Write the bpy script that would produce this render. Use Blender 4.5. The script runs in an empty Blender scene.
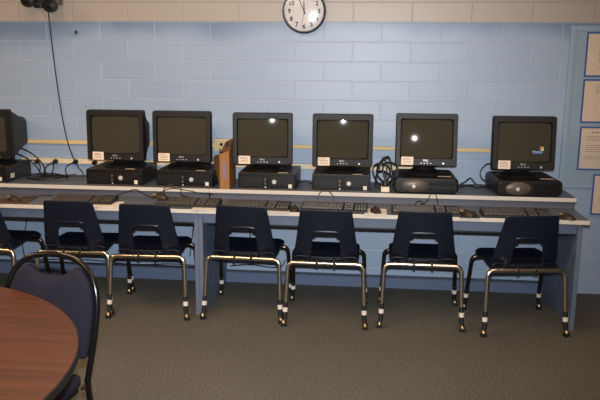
import bpy, bmesh, math, random
from mathutils import Vector, Matrix
random.seed(7)
SC = bpy.context.scene
COL = SC.collection
PI = math.pi
R = math.radians

# ------------------------------------------------------------------ materials
def lin(c):
    return tuple((v/12.92 if v <= .04045 else ((v+.055)/1.055)**2.4) for v in c)
def rgb(r, g, b):
    return lin((r/255, g/255, b/255)) + (1,)

class NT:
    def __init__(s, name):
        s.m = bpy.data.materials.new(name); s.m.use_nodes = True
        s.t = s.m.node_tree; s.b = s.t.nodes['Principled BSDF']
    def n(s, kind, **kw):
        nd = s.t.nodes.new(kind)
        for k, v in kw.items():
            if k in nd.inputs: nd.inputs[k].default_value = v
            else: setattr(nd, k, v)
        return nd
    def l(s, a, b): s.t.links.new(a, b)
    def coord(s): return s.n('ShaderNodeTexCoord').outputs['Object']

def mat(name, col, rough=.5, metal=0., spec=.5, noise=.06, nscale=40, bump=0., coat=0., emit=None, estr=0.):
    """principled material with a faint procedural colour variation and optional grain bump"""
    k = NT(name); b = k.b
    b.inputs['Roughness'].default_value = rough; b.inputs['Metallic'].default_value = metal
    b.inputs['Specular IOR Level'].default_value = spec
    b.inputs['Coat Weight'].default_value = coat
    c = k.coord()
    tx = k.n('ShaderNodeTexNoise', Scale=nscale, Detail=3.)
    k.l(c, tx.inputs['Vector'])
    mx = k.n('ShaderNodeMix', data_type='RGBA')
    mx.inputs[6].default_value = tuple(v*(1-noise) for v in col[:3])+(1,)
    mx.inputs[7].default_value = tuple(min(1, v*(1+noise)) for v in col[:3])+(1,)
    k.l(tx.outputs['Fac'], mx.inputs[0]); k.l(mx.outputs[2], b.inputs['Base Color'])
    if bump:
        bp = k.n('ShaderNodeBump', Strength=bump, Distance=.002)
        t2 = k.n('ShaderNodeTexNoise', Scale=nscale*6, Detail=2.)
        k.l(c, t2.inputs['Vector']); k.l(t2.outputs['Fac'], bp.inputs['Height']); k.l(bp.outputs['Normal'], b.inputs['Normal'])
    if emit:
        b.inputs['Emission Color'].default_value = emit; b.inputs['Emission Strength'].default_value = estr
    return k.m

PAINT_Z, COURSE, BLOCK = 1.914, .1362, .4064
def wall_material():
    k = NT('painted_block_wall'); b = k.b
    tc = k.n('ShaderNodeTexCoord'); sp = k.n('ShaderNodeSeparateXYZ'); k.l(tc.outputs['Object'], sp.inputs[0])
    ax = k.n('ShaderNodeMath', operation='ADD'); k.l(sp.outputs['X'], ax.inputs[0]); k.l(sp.outputs['Y'], ax.inputs[1])
    az = k.n('ShaderNodeMath', operation='ADD'); k.l(sp.outputs['Z'], az.inputs[0]); az.inputs[1].default_value = COURSE*15-PAINT_Z
    cb = k.n('ShaderNodeCombineXYZ'); k.l(ax.outputs[0], cb.inputs['X']); k.l(az.outputs[0], cb.inputs['Y'])
    wob = k.n('ShaderNodeTexNoise', Scale=6.); k.l(tc.outputs['Object'], wob.inputs['Vector'])
    wa = k.n('ShaderNodeVectorMath', operation='SCALE'); k.l(wob.outputs['Color'], wa.inputs[0]); wa.inputs['Scale'].default_value = .004
    wb = k.n('ShaderNodeVectorMath', operation='ADD'); k.l(cb.outputs[0], wb.inputs[0]); k.l(wa.outputs[0], wb.inputs[1])
    br = k.n('ShaderNodeTexBrick', offset=.5, offset_frequency=2, squash=1., squash_frequency=2)
    br.inputs['Scale'].default_value = 1.; br.inputs['Mortar Size'].default_value = .0055; br.inputs['Mortar Smooth'].default_value = .6
    br.inputs['Brick Width'].default_value = BLOCK; br.inputs['Row Height'].default_value = COURSE
    br.inputs['Color1'].default_value = (0, 0, 0, 1); br.inputs['Color2'].default_value = (1, 1, 1, 1); br.inputs['Mortar'].default_value = (.5, .5, .5, 1)
    k.l(wb.outputs[0], br.inputs['Vector'])
    # cream above the paint line, blue below
    nz = k.n('ShaderNodeTexNoise', Scale=9., Detail=4.); k.l(tc.outputs['Object'], nz.inputs['Vector'])
    zz = k.n('ShaderNodeMath', operation='MULTIPLY_ADD'); k.l(nz.outputs['Fac'], zz.inputs[0]); zz.inputs[1].default_value = .016; k.l(sp.outputs['Z'], zz.inputs[2])
    gt = k.n('ShaderNodeMapRange'); gt.inputs['From Min'].default_value = PAINT_Z+.004; gt.inputs['From Max'].default_value = PAINT_Z+.012
    k.l(zz.outputs[0], gt.inputs['Value'])
    patch = k.n('ShaderNodeTexNoise', Scale=1.6, Detail=5., Roughness=.6); k.l(tc.outputs['Object'], patch.inputs['Vector'])
    blue = k.n('ShaderNodeMix', data_type='RGBA'); blue.inputs[6].default_value = rgb(*WB0); blue.inputs[7].default_value = rgb(*WB1)
    k.l(patch.outputs['Fac'], blue.inputs[0])
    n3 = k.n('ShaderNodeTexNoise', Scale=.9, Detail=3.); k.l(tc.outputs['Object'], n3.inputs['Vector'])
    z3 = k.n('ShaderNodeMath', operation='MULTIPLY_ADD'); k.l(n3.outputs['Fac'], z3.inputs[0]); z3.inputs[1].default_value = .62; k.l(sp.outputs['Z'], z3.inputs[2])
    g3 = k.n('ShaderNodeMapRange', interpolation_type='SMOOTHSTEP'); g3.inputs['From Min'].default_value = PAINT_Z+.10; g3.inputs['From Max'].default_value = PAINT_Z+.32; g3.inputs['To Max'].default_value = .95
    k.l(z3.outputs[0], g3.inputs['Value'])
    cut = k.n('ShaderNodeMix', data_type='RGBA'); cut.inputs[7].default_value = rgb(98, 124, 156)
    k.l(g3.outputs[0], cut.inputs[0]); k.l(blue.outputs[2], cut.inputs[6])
    var = k.n('ShaderNodeMix', data_type='RGBA', blend_type='SOFT_LIGHT'); var.inputs[0].default_value = .05
    k.l(cut.outputs[2], var.inputs[6]); k.l(br.outputs['Color'], var.inputs[7])
    mo = k.n('ShaderNodeMix', data_type='RGBA'); mo.inputs[7].default_value = rgb(*WMORT)
    mf = k.n('ShaderNodeMath', operation='MULTIPLY'); mf.inputs[1].default_value = .4
    k.l(br.outputs['Fac'], mf.inputs[0]); k.l(mf.outputs[0], mo.inputs[0]); k.l(var.outputs[2], mo.inputs[6])
    cr = k.n('ShaderNodeMix', data_type='RGBA'); cr.inputs[6].default_value = rgb(*CREAM); cr.inputs[7].default_value = rgb(154, 144, 134)
    k.l(br.outputs['Fac'], cr.inputs[0])
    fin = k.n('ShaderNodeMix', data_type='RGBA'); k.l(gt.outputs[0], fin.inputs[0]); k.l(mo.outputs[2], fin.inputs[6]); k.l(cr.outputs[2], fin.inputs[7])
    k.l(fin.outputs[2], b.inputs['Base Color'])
    b.inputs['Roughness'].default_value = .42; b.inputs['Specular IOR Level'].default_value = .6
    gr = k.n('ShaderNodeTexNoise', Scale=70., Detail=4., Roughness=.65); k.l(tc.outputs['Object'], gr.inputs['Vector'])
    hh = k.n('ShaderNodeMath', operation='MULTIPLY_ADD'); k.l(br.outputs['Fac'], hh.inputs[0]); hh.inputs[1].default_value = -.6
    g2 = k.n('ShaderNodeMath', operation='MULTIPLY'); k.l(gr.outputs['Fac'], g2.inputs[0]); g2.inputs[1].default_value = .55
    k.l(g2.outputs[0], hh.inputs[2])
    bp = k.n('ShaderNodeBump', Strength=.6, Distance=.003); k.l(hh.outputs[0], bp.inputs['Height']); k.l(bp.outputs['Normal'], b.inputs['Normal'])
    return k.m

def carpet_material():
    k = NT('loop_carpet'); b = k.b; c = k.coord()
    v = k.n('ShaderNodeTexVoronoi', Scale=170.); k.l(c, v.inputs['Vector'])
    n1 = k.n('ShaderNodeTexNoise', Scale=95., Detail=3., Roughness=.7); k.l(c, n1.inputs['Vector'])
    n2 = k.n('ShaderNodeTexNoise', Scale=1.3, Detail=4.); k.l(c, n2.inputs['Vector'])
    r = k.n('ShaderNodeValToRGB'); e = r.color_ramp.elements
    e[0].position = .30; e[0].color = rgb(*CARP0); e[1].position = .72; e[1].color = rgb(*CARP1)
    k.l(n1.outputs['Fac'], r.inputs[0])
    m = k.n('ShaderNodeMix', data_type='RGBA', blend_type='MULTIPLY'); m.inputs[0].default_value = .5
    r2 = k.n('ShaderNodeValToRGB'); r2.color_ramp.elements[0].position = .3; r2.color_ramp.elements[0].color = (.72, .72, .72, 1); r2.color_ramp.elements[1].position = .7
    k.l(n2.outputs['Fac'], r2.inputs[0]); k.l(r.outputs[0], m.inputs[6]); k.l(r2.outputs[0], m.inputs[7]); k.l(m.outputs[2], b.inputs['Base Color'])
    b.inputs['Roughness'].default_value = .95; b.inputs['Specular IOR Level'].default_value = .1
    bp = k.n('ShaderNodeBump', Strength=.6, Distance=.006); k.l(v.outputs['Distance'], bp.inputs['Height']); k.l(bp.outputs['Normal'], b.inputs['Normal'])
    return k.m

def wood_material(name, c0, c1, rough, sx=1.2, sy=26., angle=0., coat=0.):
    k = NT(name); b = k.b; c = k.coord()
    mp = k.n('ShaderNodeMapping'); mp.inputs['Scale'].default_value = (sx, sy, 6.); mp.inputs['Rotation'].default_value = (0, 0, angle); k.l(c, mp.inputs['Vector'])
    n1 = k.n('ShaderNodeTexNoise', Scale=1.7, Detail=6., Roughness=.6, Distortion=.4); k.l(mp.outputs[0], n1.inputs['Vector'])
    r = k.n('ShaderNodeValToRGB'); r.color_ramp.elements[0].position = .33; r.color_ramp.elements[0].color = c0
    r.color_ramp.elements[1].position = .68; r.color_ramp.elements[1].color = c1
    k.l(n1.outputs['Fac'], r.inputs[0]); k.l(r.outputs[0], b.inputs['Base Color'])
    b.inputs['Roughness'].default_value = rough; b.inputs['Coat Weight'].default_value = coat
    return k.m

WB0, WB1, WMORT, CREAM = (142, 162, 187), (150, 169, 193), (164, 178, 196), (166, 157, 147)
CARP0, CARP1 = (62, 62, 60), (118, 117, 112)
M = {}
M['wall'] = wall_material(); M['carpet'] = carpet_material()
M['ceiling'] = mat('ceiling_tile', rgb(196, 192, 184), .9, nscale=30, bump=.2)
M['lam'] = mat('blue_grey_laminate', rgb(90, 101, 122), .5, noise=.12, nscale=14)
M['lamtop'] = mat('slate_laminate_top', rgb(86, 96, 112), .45, noise=.12, nscale=30)
M['panel'] = wood_material('blue_grey_grained_panel', rgb(80, 92, 116), rgb(108, 122, 146), .5, 14, 14, 0)
M['edge'] = mat('pale_edge_band', rgb(196, 190, 180), .4)
M['kick'] = mat('slate_kick_panel', rgb(88, 104, 132), .5)
M['riser'] = mat('grey_riser_laminate', rgb(78, 80, 92), .5, noise=.1, nscale=14)
M['ledge'] = mat('dark_ledge', rgb(70, 78, 96), .5)
M['shadechrome'] = mat('shaded_chrome', rgb(96, 92, 88), .22, metal=1., noise=.04)  # same leg chrome, with the shade under the desk painted into its colour
M['apronstrip'] = mat('black_strip', rgb(22, 22, 26), .5)
M['blackplastic'] = mat('black_monitor_plastic', rgb(25, 23, 23), .5, spec=.3, noise=.1, nscale=200)
M['casetop'] = mat('charcoal_case', rgb(40, 37, 34), .4, noise=.1, nscale=90)
M['casebay'] = mat('black_bay_cover', rgb(23, 21, 20), .45, spec=.3, noise=.1)
M['casefront'] = mat('black_case_front', rgb(15, 14, 14), .45, spec=.25, noise=.1)
M['taupe'] = mat('taupe_plastic', rgb(82, 72, 64), .4)
M['darkslot'] = mat('dark_slot', rgb(10, 10, 11), .5)
M['silver'] = mat('silver_plastic', rgb(205, 205, 205), .3, metal=.3)
M['glass'] = mat('crt_glass', rgb(60, 57, 48), .05, spec=.5, noise=.03)
M['sticker'] = mat('cream_sticker', rgb(226, 206, 186), .7)
M['ink'] = mat('grey_ink', rgb(96, 88, 84), .8)
M['white'] = mat('white_paper', rgb(222, 216, 206), .8)
M['keys'] = mat('grey_keys', rgb(64, 58, 52), .5, noise=.2, nscale=90)
M['kbase'] = mat('keyboard_base', rgb(30, 28, 27), .5)
M['cord'] = mat('black_cord', rgb(20, 19, 20), .5)
M['cordwhite'] = mat('pale_cord', rgb(150, 146, 140), .6)
M['navy'] = mat('navy_plastic', rgb(15, 21, 35), .4, spec=.35, noise=.1, nscale=9)
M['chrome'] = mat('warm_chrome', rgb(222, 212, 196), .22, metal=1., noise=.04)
M['brass'] = mat('brass', rgb(160, 140, 108), .34, metal=1.)
M['rubber'] = mat('black_rubber', rgb(18, 18, 19), .55)
M['tape'] = mat('white_band', rgb(206, 200, 190), .6)
M['tan'] = mat('tan_raceway', rgb(214, 186, 132), .5)
M['creamstrip'] = mat('cream_power_strip', rgb(222, 205, 168), .5)
M['card'] = mat('brown_cardboard', rgb(144, 100, 54), .75, noise=.1, nscale=30)
M['carddark'] = mat('dark_cardboard', rgb(84, 54, 28), .8, noise=.1, nscale=30)
M['purple'] = mat('purple_label', rgb(128, 106, 120), .7)
M['mahog'] = wood_material('mahogany_laminate', rgb(56, 29, 18), rgb(78, 42, 26), .42, 1.0, 22., R(20), 0.)
M['tblack'] = mat('black_table_edge', rgb(22, 20, 20), .4)
M['blackmetal'] = mat('black_enamel_tube', rgb(16, 15, 16), .18, spec=.4)
M['fabric'] = mat('navy_upholstery', rgb(26, 26, 38), .9, spec=.2, noise=.3, nscale=260, bump=.4)
M['board'] = mat('teal_board', rgb(136, 158, 176), .75, noise=.05, nscale=12)
M['boardframe'] = mat('teal_board_frame', rgb(140, 162, 182), .5)
M['backing'] = mat('blue_backing_paper', rgb(52, 84, 146), .8)
M['notice'] = mat('tan_notice_paper', rgb(206, 188, 172), .8)
M['clockface'] = mat('clock_face', rgb(206, 202, 200), .6)
M['clockrim'] = mat('dark_clock_rim', rgb(52, 50, 52), .35)
M['numeral'] = mat('clock_print', rgb(44, 40, 40), .7)
M['lightpanel'] = mat('lamp_diffuser', rgb(240, 236, 226), .6, emit=(1, .93, .82, 1), estr=2.)
M['padcloth'] = mat('brown_pad', rgb(74, 54, 40), .8)
M['paddark'] = mat('dark_pad', rgb(42, 36, 34), .8)
M['mouse'] = mat('dark_mouse', rgb(48, 38, 32), .4)
M['mousetan'] = mat('tan_mouse_buttons', rgb(150, 126, 92), .45)
for nm, c in {'flag_red': (226, 84, 48), 'flag_green': (110, 190, 70), 'flag_blue': (70, 130, 220), 'flag_yellow': (246, 200, 60), 'flag_text': (196, 220, 240)}.items():
    M[nm] = mat(nm, rgb(*c), .5, emit=rgb(*c), estr=.14)
def clear_glass():
    k = NT('clear_dome'); b = k.b
    tr = k.n('ShaderNodeBsdfTransparent'); gl = k.n('ShaderNodeBsdfGlossy'); gl.inputs['Roughness'].default_value = .16
    fr = k.n('ShaderNodeFresnel'); fr.inputs['IOR'].default_value = 1.5
    ns = k.n('ShaderNodeTexNoise', Scale=60.); k.l(k.coord(), ns.inputs['Vector'])
    bp = k.n('ShaderNodeBump', Strength=.02); k.l(ns.outputs['Fac'], bp.inputs['Height']); k.l(bp.outputs['Normal'], gl.inputs['Normal'])
    mx = k.n('ShaderNodeMixShader'); k.l(fr.outputs[0], mx.inputs[0]); k.l(tr.outputs[0], mx.inputs[1]); k.l(gl.outputs[0], mx.inputs[2])
    k.l(mx.outputs[0], k.t.nodes['Material Output'].inputs['Surface'])
    return k.m
M['dome'] = clear_glass()

# ------------------------------------------------------------------ mesh helpers
def box(bm, x0, x1, y0, y1, z0, z1, bev=0., seg=2, mtx=None):
    g = bmesh.ops.create_cube(bm, size=1.)
    vs = g['verts']
    m = Matrix.Translation(((x0+x1)/2, (y0+y1)/2, (z0+z1)/2)) @ Matrix.Diagonal((x1-x0, y1-y0, z1-z0, 1))
    bmesh.ops.transform(bm, matrix=m, verts=vs)
    if bev:
        es = list({e for v in vs for e in v.link_edges})
        r = bmesh.ops.bevel(bm, geom=es, offset=bev, segments=seg, profile=.5, affect='EDGES')
        vs = list({v for f in r['faces'] for v in f.verts} | {v for v in vs if v.is_valid})
    if mtx is not None:
        bmesh.ops.transform(bm, matrix=mtx, verts=[v for v in vs if v.is_valid])
    return vs

def smooth_path(pts, n=8):
    """Catmull-Rom through the points"""
    P = [Vector(p) for p in pts]
    if len(P) < 3: return P
    P = [P[0]*2-P[1]] + P + [P[-1]*2-P[-2]]
    out = []
    for i in range(1, len(P)-2):
        for k in range(n):
            t = k/n; a, b, c, d = P[i-1:i+3]
            out.append(.5*((2*b)+(c-a)*t+(2*a-5*b+4*c-d)*t*t+(3*b-a-3*c+d)*t**3))
    out.append(P[-2]); return out

def fillet(pts, rad, n=6):
    P = [Vector(p) for p in pts]; out = [P[0]]
    for i in range(1, len(P)-1):
        a, b, c = P[i-1], P[i], P[i+1]
        d1, d2 = (a-b), (c-b); r = min(rad, d1.length*.49, d2.length*.49)
        s, e = b+d1.normalized()*r, b+d2.normalized()*r
        for k in range(n+1):
            t = k/n; out.append(s*(1-t)**2+b*2*t*(1-t)+e*t*t)
    out.append(P[-1]); return out

def tube(bm, pts, r, seg=10, closed=False, r1=None):
    P = [Vector(p) for p in pts]
    T = []
    for i in range(len(P)):
        if closed: t = P[(i+1) % len(P)]-P[i-1]
        else: t = P[min(i+1, len(P)-1)]-P[max(i-1, 0)]
        T.append(t.normalized())
    ref = Vector((0, 0, 1)) if abs(T[0].z) < .9 else Vector((1, 0, 0))
    nrm = (ref - T[0]*ref.dot(T[0])).normalized(); rings = []
    for i, p in enumerate(P):
        nrm = (nrm - T[i]*nrm.dot(T[i])).normalized(); bi = T[i].cross(nrm)
        rr = r if r1 is None else r+(r1-r)*i/(len(P)-1)
        rings.append([bm.verts.new(p+nrm*math.cos(2*PI*k/seg)*rr+bi*math.sin(2*PI*k/seg)*rr) for k in range(seg)])
    m = len(rings)
    for i in range(m if closed else m-1):
        a, b = rings[i], rings[(i+1) % m]
        for k in range(seg): bm.faces.new((a[k], a[(k+1) % seg], b[(k+1) % seg], b[k]))
    if not closed:
        bm.faces.new(list(reversed(rings[0]))); bm.faces.new(rings[-1])

def lathe(bm, prof, seg=32, mtx=None):
    """profile of (radius, z) revolved about z"""
    rings = []; new = []
    for r, z in prof:
        if r < 1e-6: v = bm.verts.new((0, 0, z)); rings.append([v]); new.append(v)
        else:
            ring = [bm.verts.new((r*math.cos(2*PI*k/seg), r*math.sin(2*PI*k/seg), z)) for k in range(seg)]; rings.append(ring); new += ring
    for a, b in zip(rings, rings[1:]):
        for k in range(seg):
            k2 = (k+1) % seg
            if len(a) == 1 and len(b) == 1: continue
            if len(a) == 1: bm.faces.new((a[0], b[k2], b[k]))
            elif len(b) == 1: bm.faces.new((a[k], a[k2], b[0]))
            else: bm.faces.new((a[k], a[k2], b[k2], b[k]))
    if mtx is not None: bmesh.ops.transform(bm, matrix=mtx, verts=new)

def loft(bm, sections, cap0=True, cap1=True):
    rings = [[bm.verts.new(p) for p in s] for s in sections]
    n = len(rings[0])
    for a, b in zip(rings, rings[1:]):
        for k in range(n): bm.faces.new((a[k], a[(k+1) % n], b[(k+1) % n], b[k]))
    if cap0: bm.faces.new(list(reversed(rings[0])))
    if cap1: bm.faces.new(rings[-1])
    return rings

def rrect(w, h, r, y, cx=0., cz=0., n=5):
    """rounded rectangle in the xz plane at depth y"""
    out = []
    for sx, sz, a0 in ((1, 1, 0), (-1, 1, 90), (-1, -1, 180), (1, -1, 270)):
        for k in range(n+1):
            a = R(a0+90*k/n); out.append((cx+sx*(w/2-r)+r*math.cos(a), y, cz+sz*(h/2-r)+r*math.sin(a)))
    return out

def link(name, bm, m, parent=None, angle=40., loc=None, wn=True):
    bmesh.ops.recalc_face_normals(bm, faces=bm.faces)
    me = bpy.data.meshes.new(name); bm.to_mesh(me); bm.free()
    me.polygons.foreach_set('use_smooth', [True]*len(me.polygons)); me.set_sharp_from_angle(angle=R(angle))
    for x in (m if isinstance(m, (list, tuple)) else [m]): me.materials.append(x)
    o = bpy.data.objects.new(name, me); COL.objects.link(o)
    if parent: o.parent = parent
    if loc: o.location = loc
    if wn: md = o.modifiers.new('WeightedNormal', 'WEIGHTED_NORMAL'); md.keep_sharp = True
    return o

def B(): return bmesh.new()
def one(name, m, parent=None, **kw):
    """decorator-free shortcut: box part"""
    bm = B(); box(bm, *kw['b'], bev=kw.get('bev', 0.)); return link(name, bm, m, parent)

def thing(name, label, cat, loc=(0, 0, 0), rz=0., group=None):
    o = bpy.data.objects.new(name, None); COL.objects.link(o); o.empty_display_size = .1
    o.location = loc; o.rotation_euler = (0, 0, rz); o['label'] = label; o['category'] = cat
    if group: o['group'] = group
    return o
def tag(o, label, cat, group=None):
    o['label'] = label; o['category'] = cat
    if group: o['group'] = group
    return o
def struct(o): o['kind'] = 'structure'; return o
def kids(o): return [c for c in bpy.data.objects if c.parent == o]
def copy_tree(o, parent=None):
    c = o.copy(); COL.objects.link(c); c.parent = parent
    for ch in kids(o): copy_tree(ch, c)
    return c
def relabel(o, label, loc, rz):
    o['label'] = label; o.location = loc; o.rotation_euler = (0, 0, rz); return o

def text_part(name, s, size, m, parent, mtx, extr=.0004, bold=.0):
    """lettering turned into a mesh: text lies in its xy plane, centred, then placed by mtx"""
    cu = bpy.data.curves.new(name, 'FONT'); cu.body = s; cu.size = size; cu.align_x = 'CENTER'; cu.align_y = 'CENTER'; cu.extrude = extr; cu.resolution_u = 3; cu.offset = bold
    t = bpy.data.objects.new(name, cu); COL.objects.link(t)
    dg = bpy.context.evaluated_depsgraph_get(); dg.update()
    me = bpy.data.meshes.new_from_object(t.evaluated_get(dg)); bpy.data.objects.remove(t); bpy.data.curves.remove(cu)
    me.name = name; me.materials.clear(); me.materials.append(m); me.transform(mtx)
    o = bpy.data.objects.new(name, me); COL.objects.link(o); o.parent = parent
    return o
FACE = Matrix.Rotation(R(90), 4, 'X')      # text reads from -y

# ------------------------------------------------------------------ room
X0, X1, Y0, H = -4.2, 6.2, -8.6, 2.9
def slab(name, m, *b): bm = B(); box(bm, *b); return struct(link(name, bm, m))
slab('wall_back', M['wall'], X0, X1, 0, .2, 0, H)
slab('floor', M['carpet'], X0, X1, Y0, .2, -.1, 0)
slab('ceiling', M['ceiling'], X0, X1, Y0, .2, H, H+.1)
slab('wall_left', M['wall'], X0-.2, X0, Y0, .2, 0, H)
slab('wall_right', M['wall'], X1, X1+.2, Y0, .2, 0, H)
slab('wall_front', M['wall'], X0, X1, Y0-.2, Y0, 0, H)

# ------------------------------------------------------------------ computer desks (two long units side by side)
def desk(label, xa, xb, kick_h, panels):
    t = thing('computer_desk', label, 'desk', ((xa+xb)/2, -.42, 0)); ox = (xa+xb)/2
    def P(name, m, b, bev=0.):
        bm = B(); box(bm, b[0]-ox, b[1]-ox, b[2]+.42, b[3]+.42, b[4], b[5], bev); return link(name, bm, m, t)
    P('worktop', M['lamtop'], (xa, xb-.012*(xb > 1), -.787, -.01, .692, .715))
    e = P('edge_band', M['edge'], (xa, xb-.012*(xb > 1), -.792, -.787, .690, .7152), .001); e['label'] = 'pale front edge'
    P('raised_shelf', M['lamtop'], (xa, xb, -.445, -.008, .762, .786))
    P('edge_band', M['edge'], (xa, xb, -.450, -.445, .761, .787), .001)['label'] = 'pale front edge of the shelf'
    P('riser_panel', M['riser'], (xa+.004, xb-.004, -.43, -.41, .715, .762))
    for a, b in zip(panels, panels[1:]):
        P('apron', M['lam'], (a+.026, b, -.738, -.720, .619, .692))
        P('trim_strip', M['apronstrip'], (a+.026, b, -.736, -.722, .609, .619))
        P('kick_panel', M['kick'], (a+.026, b, -.05, -.02, .0, kick_h))
        P('ledge', M['ledge'], (a+.026, b, -.058, -.006, kick_h, kick_h+.008))
    for a in panels:
        s = P('side_panel', M['panel'], (a, a+.026, -.757, -.01, 0, .692))
        bm = B(); box(bm, a-ox, a+.026-ox, -.762+.42, -.757+.42, 0, .692); c = link('edge_band', bm, M['lam'], s)
    return t
desk('blue-grey two-tier computer desk on the left, under the three leftmost monitors', -3.2, .680, .092, [-3.2, -1.4, .654])
desk('blue-grey two-tier computer desk on the right, ending before the bulletin board', .682, 3.103, .078, [.682, 3.034])

# ------------------------------------------------------------------ wall fittings
# raceway, power strip, outlet
t = thing('wall_raceway', 'thin tan raceway along the wall behind the monitors', 'raceway', (0, 0, 1.02))
bm = B(); box(bm, -2.6, 2.75, -.022, 0, .0, .027, .004); link('channel', bm, M['tan'], t)
for x in (-2.6, 2.75):
    bm = B(); box(bm, x-.012, x+.012, -.025, 0, -.002, .029, .004); link('end_cap', bm, M['tan'], t)
t = thing('power_strip', 'cream outlet strip on the wall just above the desk shelf', 'power strip', (0, 0, .872))
bm = B(); box(bm, -.86, 2.12, -.03, 0, 0, .038, .004); link('channel', bm, M['creamstrip'], t)
for i in range(20):
    x = -.80+i*.148
    bm = B(); box(bm, x-.018, x+.018, -.0315, -.03, .006, .032); link('socket', bm, M['sticker'], t)
t = thing('wall_outlet', 'cream outlet box on the wall behind the cardboard file box', 'outlet', (.695, 0, .99))
bm = B(); box(bm, -.066, .066, -.05, 0, 0, .092, .006); link('box', bm, M['creamstrip'], t)
bm = B(); box(bm, -.056, .056, -.054, -.05, .01, .082, .003); link('cover_plate', bm, M['tan'], t)

def plug(x, z, label, y=-.03, q=1.):
    t = thing('power_plug', label, 'plug', (x, y, z), 0, 'black plugs in the wall outlets')
    bm = B(); lathe(bm, [(r*q, z_*q) for r, z_ in [(0, 0), (.017, 0), (.019, .012), (.016, .03), (.009, .042), (.006, .06), (0, .06)]], 12, Matrix.Rotation(R(90), 4, 'X')); link('body', bm, M['cord'], t)
    return t
plug(-.726, .887, 'black plug in the power strip beside the far left monitor')
plug(-.584, .889, 'second black plug along the power strip from the left')
plug(-.427, .890, 'third black plug along the power strip, beside the long hanging cord')
plug(-.279, .888, 'black plug partly tucked behind the first full monitor')
plug(.688, 1.045, 'left black plug in the outlet box behind the cardboard file', -.054, .62)
plug(.724, 1.047, 'right black plug in the outlet box behind the cardboard file', -.054, .62)

# wall clock
t = thing('wall_clock', 'round cream wall clock with dark rim on the wall above the monitors', 'clock', (1.281, 0, 1.984))
RC = Matrix.Rotation(R(90), 4, 'X')
bm = B(); lathe(bm, [(.140, 0), (.150, .004), (.153, .018), (.152, .036), (.150, .038), (.148, .036), (.148, .03), (.13, .027)], 64, RC); link('rim', bm, M['clockrim'], t)
bm = B(); lathe(bm, [(0, .028), (.149, .028), (.149, .006), (0, .006)], 64, RC); link('face', bm, M['clockface'], t)
for n in range(1, 13):
    a = R(90-30*n); mt = Matrix.Translation((.104*math.cos(a), -.0287, .104*math.sin(a))) @ FACE
    text_part('numeral', str(n), .042, M['numeral'], t, mt, bold=.0012)
bm = B()
for n in range(60):
    a = R(6*n); rr = .0028 if n % 5 == 0 else .0011
    lathe(bm, [(0, .0292), (rr, .0290), (rr, .028)], 8, Matrix.Translation((.132*math.cos(a), 0, .132*math.sin(a))) @ RC)
link('minute_track', bm, M['numeral'], t)
def hand(name, ang, L, w, y, m):
    bm = B(); box(bm, -w, w, y-.001, y, -.02, L, mtx=Matrix.Rotation(R(ang), 4, 'Y')); link(name, bm, m, t)
hand('hour_hand', -2, .066, .0032, -.0305, M['numeral']); hand('minute_hand', -24, .10, .0026, -.032, M['numeral'])
hand('second_hand', 190, .11, .0009, -.0335, M['numeral'])
bm = B(); lathe(bm, [(0, .0365), (.006, .0365), (.006, .028)], 16, RC); link('hub', bm, M['numeral'], t)
bm = B(); lathe(bm, [(.1478*math.sin(k/10*PI/2), .037+.020*math.cos(k/10*PI/2)) for k in range(10)]+[(.1478, .036)], 48, RC); link('dome', bm, M['dome'], t)

# dark fixture high on the wall, cut by the frame's top
t = thing('wall_fixture', 'black wall-mounted unit with round lens high on the left wall', 'fixture', (-.60, 0, 2.025))
bm = B(); box(bm, -.09, .09, -.02, 0, -.02, .22, .006); link('wall_plate', bm, M['casetop'], t)
bm = B(); box(bm, -.13, .10, -.13, -.02, .00, .20, .02); link('housing', bm, M['casetop'], t)
RX = Matrix.Rotation(R(90), 4, 'X')
for x, z, s in ((-.045, .022, 1.0), (.112, -.014, .95)):
    bm = B(); lathe(bm, [(0, .0), (.036*s, 0), (.046*s, .03), (.046*s, .075), (.038*s, .08), (.036*s, .07), (0, .066)], 24, Matrix.Translation((x, -.13, z)) @ RX); h = link('lamp_head', bm, M['blackplastic'], t)
    bm = B(); lathe(bm, [(0, .078), (.02*s, .074), (.034*s, .068)], 20, Matrix.Translation((x, -.13, z)) @ RX); link('lens', bm, M['casefront'], h)
bm = B(); box(bm, .095, .135, -.10, -.02, .0, .06, .006); link('bracket', bm, M['taupe'], t)

def cord(label, pts, r=.004, m='cord', name='cord', cat='cord', group=None, n=8, parent=None):
    bm = B(); tube(bm, smooth_path(pts, n), r, 6)
    o = link(name, bm, M[m], parent)
    if parent is None: tag(o, label, cat, group)
    return o
cord('long black cord hanging down the wall from the black unit to the power strip',
     [(-.588, -.03, 2.05), (-.585, -.012, 1.98), (-.572, -.01, 1.75), (-.552, -.01, 1.48), (-.525, -.012, 1.22), (-.495, -.02, 1.06), (-.46, -.035, .955), (-.405, -.06, .86), (-.36, -.08, .815), (-.345, -.12, .795)], .0045)
t = thing('loose_cable', 'thin pale cable curling down the cream wall beside the black unit', 'cable', (-.465, 0, 2.0))
bm = B(); tube(bm, smooth_path([(0, -.01, .25), (.005, -.01, .12), (-.012, -.012, .0), (-.01, -.014, -.09), (.03, -.02, -.165), (.065, -.02, -.182), (.082, -.02, -.168)]), .003, 6); link('wire', bm, M['cordwhite'], t)
bm = B(); lathe(bm, [(0, 0), (.009, .002), (.010, .018), (.005, .026), (0, .026)], 10, Matrix.Translation((.080, -.02, -.176)) @ Matrix.Rotation(R(20), 4, 'Y')); link('connector', bm, M['cord'], t)
cord('short thin wire looped under the black unit high on the wall', [(-.632, -.03, 2.05), (-.636, -.012, 1.99), (-.618, -.012, 1.945), (-.612, -.012, 1.95), (-.606, -.015, 1.97)], .0028, 'cordwhite')

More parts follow.
